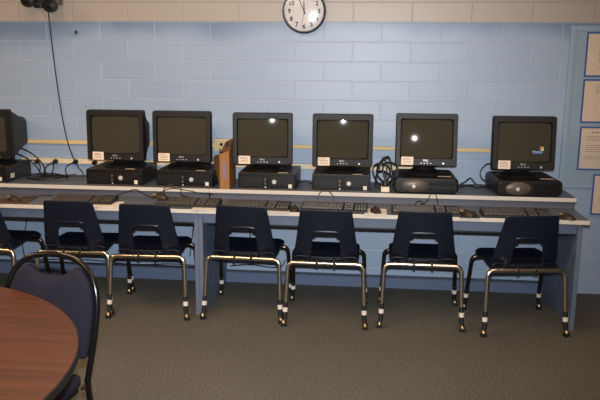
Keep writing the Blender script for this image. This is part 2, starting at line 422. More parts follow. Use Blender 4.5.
# bulletin board and notices
t = thing('bulletin_board', 'pale teal bulletin board on the wall at the right edge', 'board', (3.096, 0, .781))
bm = B(); box(bm, .03, 2.2, -.014, 0, .03, 1.08); link('panel', bm, M['board'], t)
bm = B()
for b in ((0, .036, 0, 1.112), (2.194, 2.23, 0, 1.112), (.036, 2.194, 0, .036), (.036, 2.194, 1.076, 1.112)): box(bm, b[0], b[1], -.022, 0, b[2], b[3], .004)
link('frame', bm, M['boardframe'], t)
def notice(x, z, w, h, label, rows, y=-.0145, seed=1):
    rnd = random.Random(seed)
    t = thing('notice', label, 'notice', (x, y, z), 0, 'notices pinned by the bulletin board')
    bm = B(); box(bm, 0, w, -.001, 0, 0, h); link('backing', bm, M['backing'], t)
    q = .012
    bm = B(); box(bm, q, w-q, -.002, -.001, q, h-q); s = link('sheet', bm, M['notice'], t)
    bm = B()
    for (v, a, b_, hh) in rows:
        zz = h-q-(h-2*q)*v; xx = q+(w-2*q)*a; end = q+(w-2*q)*b_
        while xx < end-.004:
            L = min(end-xx, rnd.uniform(.008, .03)); box(bm, xx, xx+L, -.0026, -.002, zz-hh/2, zz+hh/2); xx += L+.005
    link('printed_text', bm, M['ink'], s); return t
lines = lambda vs, a=.1, b=.9, hh=.004: [(v, a, b-(.15 if i % 3 == 2 else 0), hh) for i, v in enumerate(vs)]
notice(3.205, 1.552, .235, .300, 'topmost tan notice on the bulletin board, filled with short lines of print', lines([.08, .14, .2, .28, .34, .4, .47, .53, .6, .66, .8], .36, .9), seed=2)
notice(3.206, 1.238, .235, .300, 'second notice down on the board, mostly blank below its heading', lines([.1, .15, .2, .25, .3], .35, .88, .003), seed=3)
notice(3.211, .908, .235, .306, 'third notice down on the board, with a bold heading line', [(.1, .32, .9, .007)]+lines([.2, .25, .3, .42, .47, .52, .57, .7, .75], .16, .86, .003), seed=4)
notice(3.326, .592, .235, .292, 'lowest notice, hanging below the board beside the desk end', lines([.12, .2, .28, .36, .44, .52, .6, .68], .2, .88, .0035), seed=5, y=-.0232)

# ------------------------------------------------------------------ computers
GC = 'desktop computers along the raised shelf'
def make_pc_flat():
    t = thing('desktop_computer', '', 'computer', group=GC)
    W, D, Hh = .390, .385, .114
    bm = B(); box(bm, -W/2, W/2, .018, D, .006, Hh, .004); link('case', bm, M['casetop'], t)
    bm = B(); box(bm, -W/2, W/2, 0, .018, .004, Hh-.002, .005)
    fp = link('front_panel', bm, M['casefront'], t)
    bm = B(); box(bm, -W/2+.016, -.028, -.003, 0, .022, .086, .0015); link('drive_bay', bm, M['casebay'], fp)
    bm = B(); box(bm, -W/2+.05, -.06, -.0042, -.003, .050, .0545); link('slot', bm, M['darkslot'], fp)
    bm = B(); box(bm, .022, W/2-.012, -.003, 0, .030, .094, .0015); link('bay_cover', bm, M['casebay'], fp)
    bm = B(); lathe(bm, [(0, .008), (.012, .0075), (.0155, .004), (.0155, 0)], 20, Matrix.Translation((.052, -.003, .056)) @ RX); link('power_button', bm, M['silver'], fp)
    bm = B(); box(bm, W/2-.047, W/2-.023, -.0040, -.003, .016, .042); link('badge', bm, M['tape'], fp)
    bm = B(); lathe(bm, [(0, .003), (.005, .002), (.005, 0)], 12, Matrix.Translation((-.008, 0, .018)) @ RX); link('light', bm, M['silver'], fp)
    bm = B(); box(bm, -.016, -.004, -.001, 0, .060, .082); box(bm, -.016, -.004, -.001, 0, .034, .052); link('ports', bm, M['taupe'], fp)
    bm = B(); box(bm, -W/2, W/2, -.001, .001, .002, .008); link('lip', bm, M['taupe'], fp)
    bm = B(); box(bm, .075, .14, .03, .05, Hh, Hh+.0006); link('label_strip', bm, M['sticker'], t)
    return t
def make_pc_curvy():
    t = thing('desktop_computer', '', 'computer', group=GC)
    W, D, Hh = .424, .39, .108
    secs = []
    for y, s, zz in ((.0, .80, .0), (.006, .93, 0), (.02, 1., 0), (.28, 1., 0), (.37, .985, 0), (D, .95, 0)):
        secs.append(rrect(W*(1-(1-s)*.35), Hh*s, .034*s, y, 0, Hh/2+.002))
    bm = B(); loft(bm, secs); c = link('case', bm, M['casebay'], t, 50)
    # oval taupe panel bulging on the front, round silver button
    bm = B()
    prof = [(0, .016), (.5, .0145), (.85, .009), (1, 0)]
    lathe(bm, [(r, z) for r, z in prof], 32, Matrix.Translation((-.075, .004, Hh/2)) @ RX @ Matrix.Diagonal((.088, .046, 1, 1))); p = link('front_panel', bm, M['taupe'], t)
    bm = B(); lathe(bm, [(0, .007), (.010, .006), (.0135, .002), (.0135, -.004)], 20, Matrix.Translation((-.08, -.010, Hh/2-.003)) @ RX); link('power_button', bm, M['silver'], p)
    bm = B(); lathe(bm, [(0, .003), (.009, .003), (.011, -.006)], 18, Matrix.Translation((-.012, -.001, Hh/2-.004)) @ RX); link('indicator', bm, M['casefront'], p)
    bm = B(); box(bm, .02, .185, -.004, .01, .060, .090, .003); link('drive_bay', bm, M['casefront'], t)
    bm = B(); box(bm, .02, .185, -.003, .01, .022, .055, .003); d = link('drive_bay', bm, M['casefront'], t)
    bm = B(); box(bm, .04, .15, -.0045, -.003, .040, .044); link('slot', bm, M['darkslot'], d)
    bm = B(); box(bm, .08, .165, .055, .078, Hh+.001, Hh+.0026); link('label_strip', bm, M['sticker'], t)
    return t

SW, SH, BW, BH = .334, .250, .402, .345
def make_monitor():
    t = thing('crt_monitor', '', 'monitor', group='black tube monitors in a row')
    bm = B(); lathe(bm, [(0, 0), (.135, 0), (.138, .006), (.128, .014), (.095, .022), (.075, .034), (.07, .046), (.085, .060), (0, .064)], 40, Matrix.Diagonal((1, .95, 1, 1)))
    link('stand', bm, M['blackplastic'], t)
    # head: origin at the tilt pivot, front face at y = -PF
    PF, zb = .16, -.012
    zc = zb+BH/2
    bm = B(); secs = [rrect(BW, BH, .014, -PF+.012, 0, zc), rrect(BW+.004, BH+.004, .016, -PF+.05, 0, zc), rrect(BW-.03, BH-.02, .02, -PF+.075, 0, zc),
                      rrect(BW-.05, BH-.05, .03, -PF+.15, 0, zc-.004), rrect(BW-.11, BH-.10, .04, -PF+.27, 0, zc-.012), rrect(BW-.15, BH-.13, .04, -PF+.375, 0, zc-.016)]
    loft(bm, secs, False); h = link('housing', bm, M['blackplastic'], t, 35)
    # bezel ring with sloped inner edge
    so = zb+.053+SH/2
    outer0 = rrect(BW, BH, .014, -PF+.012, 0, zc); outer1 = rrect(BW-.006, BH-.006, .013, -PF, 0, zc); inner0 = rrect(SW+.012, SH+.012, .012, -PF, 0, so); inner1 = rrect(SW-.004, SH-.004, .012, -PF+.020, 0, so)
    bm = B(); loft(bm, [outer0, outer1, inner0, inner1], False, False); link('bezel', bm, M['blackplastic'], h, 25)
    # curved picture tube
    bm = B(); n, mm = 20, 16; Rs = 1.25; g = []
    for j in range(mm+1):
        row = []
        for i in range(n+1):
            x = (i/n-.5)*(SW+.004); z = (j/mm-.5)*(SH+.004); y = -PF+.004+(x*x+z*z)/(2*Rs)
            row.append(bm.verts.new((x, y, so+z)))
        g.append(row)
    for j in range(mm):
        for i in range(n): bm.faces.new((g[j][i], g[j][i+1], g[j+1][i+1], g[j+1][i]))
    link('screen', bm, M['glass'], h, 60)
    for i in range(4):
        bm = B(); x = -.031+.0205*i; box(bm, x-.0042, x+.0042, -PF-.002, -PF+.001, zb+.014, zb+.019, .0008); link('button', bm, M['silver'], h)
    bm = B(); lathe(bm, [(0, .004), (.006, .0035), (.0075, 0)], 16, Matrix.Translation((.113, -PF, zb+.017)) @ RX); link('power_button', bm, M['silver'], h)
    text_part('logo', 'DELL', .0165, M['silver'], h, Matrix.Translation((-.002, -PF-.0006, zb+.0345)) @ FACE)
    bm = B(); box(bm, -.162, -.084, -PF-.0016, -PF-.0004, zb+.004, zb+.058); s = link('asset_sticker', bm, M['sticker'], h)
    bm = B()
    for z, a, b_ in ((.046, -.155, -.105), (.036, -.155, -.096), (.026, -.150, -.100), (.015, -.155, -.094)): box(bm, a, b_, -PF-.002, -PF-.0016, zb+z, zb+z+.003)
    link('print', bm, M['taupe'], s)
    return t

proto_m, pcf, pcc = make_monitor(), make_pc_flat(), make_pc_curvy()
SZ = .787
# x centre, pc front y, pc yaw, monitor dx, front y, yaw, tilt, curvy, labels
rows = [
 (-.972, -.43, 0, .05, -.415, -2, -1, 0, 'flat-fronted black computer cut by the left edge of the picture', 'tube monitor cut by the left edge of the picture'),
 (.005, -.425, 0, .012, -.40, 0, 1.5, 0, 'flat-fronted black computer immediately right of the tangle of cords', 'tube monitor right of the tangle of cords and hanging cord'),
 (.503, -.425, 0, -.022, -.40, 1, 1.5, 0, 'flat-fronted black computer immediately left of the cardboard file', 'tube monitor immediately left of the cardboard file'),
 (1.075, -.435, 0, -.046, -.405, 5, 0, 0, 'flat-fronted black computer immediately right of the cardboard file', 'tube monitor immediately right of the cardboard file, below the clock'),
 (1.577, -.43, 0, -.002, -.405, 2, 0, 0, 'flat-fronted black computer left of the coiled cords and pale adapter', 'tube monitor left of the coiled black cords and pale adapter'),
 (2.138, -.437, 0, -.004, -.405, 0, 6.8, 1, 'round-edged black computer with taupe oval panel, right of the coiled cords', 'tube monitor with a round flash glare on its screen'),
 (2.805, -.447, 3, -.054, -.43, 2, 4, 1, 'round-edged black computer nearest the bulletin board', 'tube monitor showing a small coloured flag logo, nearest the bulletin board'),
]
made = []
usedf = usedc = usedm = False
for i, (x, y, yaw, dx, my, myaw, tilt, cv, lp, lm) in enumerate(rows):
    if cv: o = copy_tree(pcc) if usedc else pcc; usedc = True
    else: o = copy_tree(pcf) if usedf else pcf; usedf = True
    relabel(o, lp, (x, y, SZ), R(yaw))
    m = copy_tree(proto_m) if usedm else proto_m; usedm = True
    top = SZ+(.1105 if cv else .114)+.0005
    relabel(m, lm, (x+dx, my+.16, top), R(myaw))
    h = [c for c in kids(m) if c.name.startswith('housing')][0]
    h.location = (0, 0, .066); h.rotation_euler = (R(-tilt), 0, 0)
    made.append((o, h))
for i, (o, h) in enumerate(made):
    if i == 0:
        bm = B(); box(bm, .195, .1958, .075, .13, .022, .055); link('badge', bm, M['tape'], o)
    if i == 5:
        bm = B(); box(bm, -.185, -.155, -.0005, .003, .066, .092, mtx=Matrix.Translation((0, .004, 0))); link('badge', bm, M['sticker'], o)
    if i == 6:
        bm = B(); box(bm, -.185, -.16, -.0005, .003, .066, .088, mtx=Matrix.Translation((0, .004, 0))); link('badge', bm, M['taupe'], o)
        # small waving four-colour flag with wordmark glowing on the tube
        cx, cz, PF = .098, .114, .16
        bm = B(); mats = [M['flag_red'], M['flag_green'], M['flag_blue'], M['flag_yellow']]
        for q, (qx, qz) in enumerate(((0, 1), (1, 1), (0, 0), (1, 0))):
            n = 6; rowa = []
            for k in range(n+1):
                u = k/n*.0115+qx*.013; wv = .0018*math.sin(u/.025*2*PI)
                xx, za = cx+u+qz*.002, cz+qz*.013+wv
                rowa.append((bm.verts.new((xx, -PF+.0045, za)), bm.verts.new((xx+.0018, -PF+.0045, za+.0112))))
            for k in range(n):
                fc = bm.faces.new((rowa[k][0], rowa[k+1][0], rowa[k+1][1], rowa[k][1])); fc.material_index = q
        lg = link('screen_logo', bm, mats, h)
        text_part('screen_text', 'Windows', .0165, M['flag_text'], h, Matrix.Translation((.086, -PF+.0065, .105)) @ FACE)
        bm = B(); box(bm, .054, .118, -PF+.0062, -PF+.0067, .092, .0945); link('screen_line', bm, M['flag_blue'], h)

# ------------------------------------------------------------------ keyboards, mice, pads, papers
DZ = .7155
def make_keyboard():
    t = thing('keyboard', '', 'keyboard', group='black keyboards along the worktop')
    W, D = .440, .155
    tl = Matrix.Rotation(R(5.5), 4, 'X')
    bm = B(); secs = [[(x, y, z) for x, y, z in ((-W/2, 0, .0), (W/2, 0, .0), (W/2, D, .0), (-W/2, D, .0))],
                      [(-W/2, 0, .010), (W/2, 0, .010), (W/2, D, .030), (-W/2, D, .030)],
                      [(-W/2+.006, .004, .014), (W/2-.006, .004, .014), (W/2-.006, D-.004, .034), (-W/2+.006, D-.004, .034)]]
    loft(bm, secs); link('base', bm, M['kbase'], t, 20)
    bm = B()
    def key(x, y, w, d):
        z = .012+y/D*.020
        a, c = w/2-.0012, d/2-.0012
        s0 = [(x-a, y-c, z), (x+a, y-c, z), (x+a, y+c, z+.002), (x-a, y+c, z+.002)]
        s1 = [(x-a+.0025, y-c+.002, z+.009), (x+a-.0025, y-c+.002, z+.009), (x+a-.0025, y+c-.003, z+.011), (x-a+.0025, y+c-.003, z+.011)]
        loft(bm, [s0, s1], False, True)
    p = .019
    for r in range(6):
        y = .028+r*.0195+(.006 if r == 5 else 0)
        if r == 0:
            for x, w in ((-.199, .026), (-.172, .024), (-.146, .024), (-.081, .105), (-.014, .024), (.012, .024), (.040, .026)): key(x, y, w, p)
        elif r == 5:
            for k in range(13): key(-.202+k*.0195+(k > 0)*.008+(k > 4)*.004, y, .0175, .015)
        else:
            wide = {1: .044, 2: .034, 3: .028, 4: .019}[r]; x = -.212
            key(x+wide/2, y, wide, p); x += wide
            for k in range({1: 10, 2: 11, 3: 12, 4: 13}[r]): key(x+p/2, y, p, p); x += p
            key((x+.056)/2, y, .056-x, p)
        for k in range(3):
            if r in (1, 3): 
                if r == 1 and k != 1: continue
                if r == 3: continue
            key(.078+k*p, y, p, p if r < 5 else .015)
        if r < 5:
            for k in range(4): key(.146+k*p, y, p, p)
    k = link('keys', bm, M['keys'], t, 20); k['kind'] = 'stuff'
    return t
kb = make_keyboard()
KB = [(-.115, -.735, 1, 'keyboard behind the second chair back from the left, with white paper under its right end'),
      (.590, -.735, 0, 'keyboard left of the desk joint, with a mouse resting on its left end'),
      (1.051, -.765, -2, 'keyboard below the monitor right of the cardboard file, right of the desk joint'),
      (1.546, -.755, -1, 'keyboard left of the mouse on the white pad'),
      (2.118, -.775, 0, 'keyboard right of the white mouse pad, below the monitor with the flash glare'),
      (2.672, -.790, 1, 'keyboard nearest the right end of the desk')]
for i, (x, y, a, l) in enumerate(KB):
    o = copy_tree(kb) if i else kb; relabel(o, l, (x, y, DZ+.001), R(a)); o.scale = (.955, 1, 1)

def make_mouse():
    t = thing('computer_mouse', '', 'mouse', group='computer mice on the worktop')
    bm = B(); L, W, Hh = .115, .062, .036; secs = []
    for k in range(9):
        u = k/8; y = (u-.5)*L; s = max(.12, math.sin(PI*(.08+.86*u))**.45); hz = Hh*max(.25, math.sin(PI*(.12+.72*u))**.8)
        secs.append([(math.cos(a)*W/2*s, y, max(0, math.sin(a))*hz if 0 <= a <= PI else 0) for a in [PI*j/8 for j in range(9)]])
    loft(bm, secs); b = link('shell', bm, M['mouse'], t, 60)
    for sx in (-1, 1):
        bm = B(); box(bm, .004 if sx > 0 else -.022, .022 if sx > 0 else -.004, .012, .046, .022, .0335, .003, mtx=Matrix.Rotation(R(-9), 4, 'X')); link('button', bm, M['mousetan'], t)
    bm = B(); lathe(bm, [(0, -.003), (.008, -.003), (.008, .003), (0, .003)], 14, Matrix.Translation((0, .03, .026)) @ Matrix.Rotation(R(90), 4, 'Y')); link('wheel', bm, M['rubber'], t)
    return t
mo = make_mouse()
MICE = [(-.585, -.690, DZ+.0035, 60, 'mouse on the brown pad at the left edge of the picture'), (.405, -.66, DZ+.040, 65, 'mouse lying on top of a keyboard, above the third chair back from the left'),
        (1.297, -.735, DZ, 5, 'mouse beside the chair back, between the two middle keyboards'), (1.808, -.725, DZ+.0035, 15, 'mouse on the white pad'),
        (2.372, -.745, DZ+.0035, 35, 'mouse on the dark pad between the two rightmost keyboards'), (2.968, -.745, DZ, 30, 'mouse at the right end of the desk')]
for i, (x, y, z, a, l) in enumerate(MICE):
    o = copy_tree(mo) if i else mo; relabel(o, l, (x, y, z), R(a))
def pad(x0, x1, y0, y1, m, label, a=0):
    bm = B(); w, d = (x1-x0)/2, (y1-y0)/2; box(bm, -w, w, -d, d, 0, .003, .001)
    o = link('mouse_pad', bm, M[m]); o.location = ((x0+x1)/2, (y0+y1)/2, DZ); o.rotation_euler = (0, 0, R(a)); tag(o, label, 'mouse pad')
pad(-.70, -.47, -.79, -.57, 'padcloth', 'brown mouse pad at the left edge of the picture', 5)
pad(1.738, 1.878, -.80, -.62, 'white', 'white mouse pad under a dark mouse, between two keyboards')
pad(2.318, 2.44, -.81, -.61, 'paddark', 'dark mouse pad between the two rightmost keyboards')
def paper(x, y, w, d, a, label):
    bm = B(); box(bm, -w/2, w/2, -d/2, d/2, 0, .0008); o = link('paper_sheet', bm, M['white']); o.location = (x, y, DZ); o.rotation_euler = (0, 0, R(a)); tag(o, label, 'paper', 'sheets of paper under the keyboards')
paper(.06, -.71, .20, .17, 8, 'white paper sticking out under the leftmost keyboard')
paper(.72, -.72, .16, .16, 4, 'white paper sticking out under the keyboard left of the desk joint')
paper(1.17, -.735, .20, .14, -3, 'white paper sticking out under the keyboard right of the desk joint')
# mouse and keyboard cords on the worktop
gm = 'thin cords on the worktop'
cord('thin cord arching from the leftmost keyboard toward the next mouse', [(.05, -.60, .745), (.12, -.58, .765), (.20, -.56, .79), (.27, -.58, .765), (.34, -.60, .745), (.39, -.63, .747)], .003, group=gm)
cord('thin cord looping up over the mouse that lies on a keyboard', [(.42, -.60, .76), (.40, -.55, .80), (.45, -.52, .825), (.51, -.54, .80), (.52, -.57, .765), (.56, -.50, .735)], .003, group=gm)
cord('thin cord trailing right behind the keyboard left of the desk joint', [(.30, -.52, .72), (.42, -.50, .79), (.55, -.50, .78), (.62, -.49, .765), (.72, -.48, .755)], .003, group=gm)
cord('thin cord forming an arch above the fifth chair back from the left', [(1.43, -.56, .745), (1.435, -.55, .78), (1.455, -.54, .808), (1.49, -.54, .812), (1.525, -.55, .79), (1.535, -.56, .75)], .003, group=gm)
cord('thin cord forming a tall narrow arch above the sixth chair back', [(2.11, -.56, .745), (2.125, -.55, .75), (2.15, -.54, .78), (2.165, -.53, .81), (2.19, -.53, .81), (2.205, -.53, .77), (2.21, -.54, .74)], .003, group=gm)
cord('tiny loop of cord left of the tall arch', [(2.06, -.58, .742), (2.075, -.57, .762), (2.10, -.57, .764), (2.11, -.57, .748), (2.09, -.58, .742)], .003, group=gm)
cord('thin cord from the mouse on the brown pad back to the shelf riser', [(-.56, -.63, .73), (-.52, -.55, .7195), (-.47, -.50, .7195), (-.41, -.50, .7205)], .003, group=gm)

# cords on the shelf, left tangle
gt = 'tangled cords between the two leftmost monitors'
def tangle(label, pts, r=.0045): return cord(label, pts, r, group=gt)
tl = 'thin black cord arching down into the tangle right of the leftmost monitor'
tangle(tl, [(-.80, -.20, 1.02), (-.73, -.12, .96), (-.66, -.10, .88), (-.62, -.14, .82), (-.58, -.2, .80)])
tangle(tl, [(-.82, -.22, .98), (-.75, -.14, .92), (-.69, -.12, .85), (-.64, -.16, .80), (-.56, -.22, .796)])
tangle(tl, [(-.78, -.18, .90), (-.73, -.10, .905), (-.68, -.10, .87), (-.67, -.12, .81), (-.60, -.15, .80), (-.52, -.13, .80)])
tangle(tl, [(-.584, -.09, .889), (-.61, -.12, .87), (-.63, -.14, .83), (-.60, -.17, .80), (-.52, -.19, .797), (-.45, -.15, .80)])
tangle(tl, [(-.584, -.09, .889), (-.565, -.12, .86), (-.57, -.14, .81), (-.53, -.16, .797), (-.46, -.12, .80), (-.40, -.10, .805)])
tangle(tl, [(-.427, -.09, .890), (-.46, -.12, .87), (-.465, -.14, .83), (-.43, -.16, .80), (-.37, -.14, .80), (-.30, -.13, .80)])
bm = B()
pts = [(-.58+.15*math.cos(a)*(1+.08*math.sin(3*a)), -.22+.09*math.sin(a)+.01*math.cos(2*a), .797+.006*math.sin(2.3*a)+.0025*a/3) for a in [2*PI*2.6*k/70 for k in range(71)]]
tube(bm, pts, .0045, 6); tag(link('cord', bm, M['cord']), 'coiled black cord lying flat on the shelf in the left tangle', 'cord', gt)
# bundle right of the fourth full computer
gb = 'coiled cords standing between two computers'
rnd = random.Random(11)
for j, (cx, cz, rx, rz, ph) in enumerate(((1.845, .885, .055, .075, 0), (1.875, .925, .05, .085, 1.1), (1.855, .86, .06, .06, 2.2), (1.90, .91, .045, .075, 3.0))):
    bm = B(); pts = [(cx+rx*math.cos(a+ph)+.012*math.sin(2*a), -.27-.03*j+.03*math.sin(a*.7+ph), cz+rz*math.sin(a+ph)) for a in [2*PI*1.35*k/44 for k in range(45)]]
    tube(bm, pts, .0055, 6)
    tag(link('cord', bm, M['cord']), 'round-looped black cord in the upright coil beside the round-edged computer', 'cord', gb)
cord('black cord rising to a point at the top of the upright coil', [(1.80, -.33, .80), (1.82, -.30, .90), (1.85, -.29, .995), (1.865, -.29, 1.0), (1.88, -.30, .93), (1.87, -.33, .85)], .0055, group=gb)
t = thing('power_adapter', 'pale adapter block with a black plug below the coiled cords', 'adapter', (1.872, -.375, SZ))
bm = B(); box(bm, -.028, .028, -.03, .03, 0, .034, .004); link('block', bm, M['sticker'], t)
bm = B(); lathe(bm, [(0, .034), (.018, .034), (.02, .05), (.012, .07), (.006, .09), (0, .09)], 14, Matrix.Diagonal((1, .8, 1, 1))); link('plug', bm, M['cord'], t)
# cords between the right two computers
gr = 'cords between the two rightmost computers'
tr_ = 'black cord on the shelf between the two rightmost computers'
for pts in ([(2.36, -.20, .80), (2.42, -.20, .835), (2.46, -.18, .86), (2.50, -.20, .82), (2.56, -.2, .80), (2.62, -.18, .81)],
            [(2.37, -.25, .80), (2.44, -.24, .815), (2.52, -.22, .80), (2.60, -.2, .83)],
            [(2.60, -.16, .96), (2.565, -.14, .95), (2.53, -.14, .90), (2.545, -.16, .85), (2.60, -.2, .83)],
            [(2.36, -.16, .795), (2.45, -.12, .80), (2.55, -.1, .80), (2.63, -.12, .80)]):
    cord(tr_, pts, .0045, group=gr)
cord('black cord on the shelf left of the computer beside the coil', [(1.27, -.20, .80), (1.32, -.18, .815), (1.35, -.2, .80), (1.39, -.22, .80)], .0045)
cord('black cord behind the computer left of the cardboard file', [(.70, -.18, .83), (.72, -.15, .90), (.69, -.10, .95), (.688, -.11, 1.02)], .0045)
# cords hanging under the desk
gh = 'cords along the wall under the desk'
for l, pts in (('cord hanging under the desk behind the leftmost chair', [(-.80, -.08, .69), (-.82, -.08, .45), (-.87, -.08, .25), (-.84, -.09, .13), (-.76, -.09, .10)]),
               ('two-strand cord dropping beside the leftmost chair back', [(-.70, -.1, .69), (-.73, -.1, .55), (-.70, -.1, .47), (-.67, -.1, .55), (-.68, -.1, .69)]),
               ('cord dropping under the desk behind the third chair', [(.43, -.1, .69), (.45, -.1, .62), (.49, -.1, .55), (.47, -.09, .40), (.44, -.08, .2)]),
               ('cord seen through the back opening of the chair right of the desk joint', [(.985, -.1, .69), (.98, -.1, .60), (.93, -.1, .52), (.9, -.09, .4), (.92, -.08, .15)]),
               ('cable lying along the ledge under the left desk', [(-.9, -.05, .115), (-.4, -.04, .13), (.0, -.05, .11), (.30, -.05, .125), (.62, -.05, .11)]),
               ('lower cable along the ledge under the left desk', [(-.9, -.06, .105), (-.2, -.06, .104), (.2, -.055, .108), (.62, -.06, .105)]),
               ('cable sagging along the ledge under the right desk', [(.74, -.06, .13), (.9, -.06, .145), (1.05, -.06, .13), (1.13, -.06, .14), (1.16, -.06, .19)])):
    cord(l, pts, .004, group=gh)

# cardboard magazine file
t = thing('magazine_file', 'brown cardboard file box with a purple label on its spine', 'file box', (.757, -.450, SZ))
W, D = .066, .235
bm = B()
def poly(bm, pts, th, d):
    a = [bm.verts.new(p) for p in pts]; b = [bm.verts.new(Vector(p)+Vector(d)*th) for p in pts]; n = len(pts)
    bm.faces.new(a); bm.faces.new(list(reversed(b)))
    for k in range(n): bm.faces.new((a[k], b[k], b[(k+1) % n], a[(k+1) % n]))
poly(bm, [(0, 0, 0), (W, 0, 0), (W, 0, .262), (0, 0, .238)], .003, (0, 1, 0)); link('spine', bm, M['card'], t)
bm = B(); poly(bm, [(W, .003, 0), (W, D, 0), (W, D, .33), (W, .07, .315), (W, .003, .262)], .003, (-1, 0, 0)); link('side', bm, M['card'], t)
bm = B(); poly(bm, [(.003, .003, 0), (.003, D, 0), (.003, D, .30), (.003, .003, .238)], .003, (-1, 0, 0)); link('side', bm, M['carddark'], t)
bm = B(); poly(bm, [(.003, D, 0), (W-.003, D, 0), (W-.003, D, .33), (.003, D, .30)], .003, (0, -1, 0)); link('back', bm, M['carddark'], t)
bm = B(); poly(bm, [(.003, .003, 0), (W-.003, .003, 0), (W-.003, D-.003, 0), (.003, D-.003, 0)], .003, (0, 0, 1)); link('bottom', bm, M['carddark'], t)
bm = B(); poly(bm, [(-.001, .002, .02), (-.006, .01, .02), (-.058, .06, .205), (-.040, .05, .225), (-.001, .002, .238)], .003, (0, 1, 0)); link('flap', bm, M['carddark'], t)['label'] = 'loose cardboard flap leaning out at the left'
bm = B(); poly(bm, [(.019, -.0002, .070), (.045, -.0002, .070), (.045, -.0002, .185), (.019, -.0002, .185)], .0006, (0, -1, 0)); link('spine_label', bm, M['purple'], t)['label'] = 'purple label'
bm = B(); poly(bm, [(.01, .05, .02), (.01, .22, .02), (.01, .22, .29), (.01, .06, .28)], .045, (1, 0, 0)); link('folders', bm, M['carddark'], t)

# ------------------------------------------------------------------ student chairs
def shell_grid(prof, halfw, nu, hole=None, dish=.0):
    """prof: (y,z) list along the length, halfw: half width at each; returns bmesh grid"""
    bm = B(); rows = []
    for (y, z), w in zip(prof, halfw):
        row = []
        for i in range(nu+1):
            u = i/nu*2-1; row.append(bm.verts.new((u*w, y+dish*(1-u*u)*0, z-dish*(1-u**2))))
        rows.append(row)
    for j in range(len(rows)-1):
        for i in range(nu):
            if hole and hole(i, j, rows): continue
            bm.faces.new((rows[j][i], rows[j][i+1], rows[j+1][i+1], rows[j+1][i]))
    return bm
def thicken(o, th):
    md = o.modifiers.new('Solidify', 'SOLIDIFY'); md.thickness = th; md.offset = 0
    b = o.modifiers.new('Bevel', 'BEVEL'); b.width = th*.42; b.segments = 2; b.limit_method = 'ANGLE'; b.angle_limit = R(50)

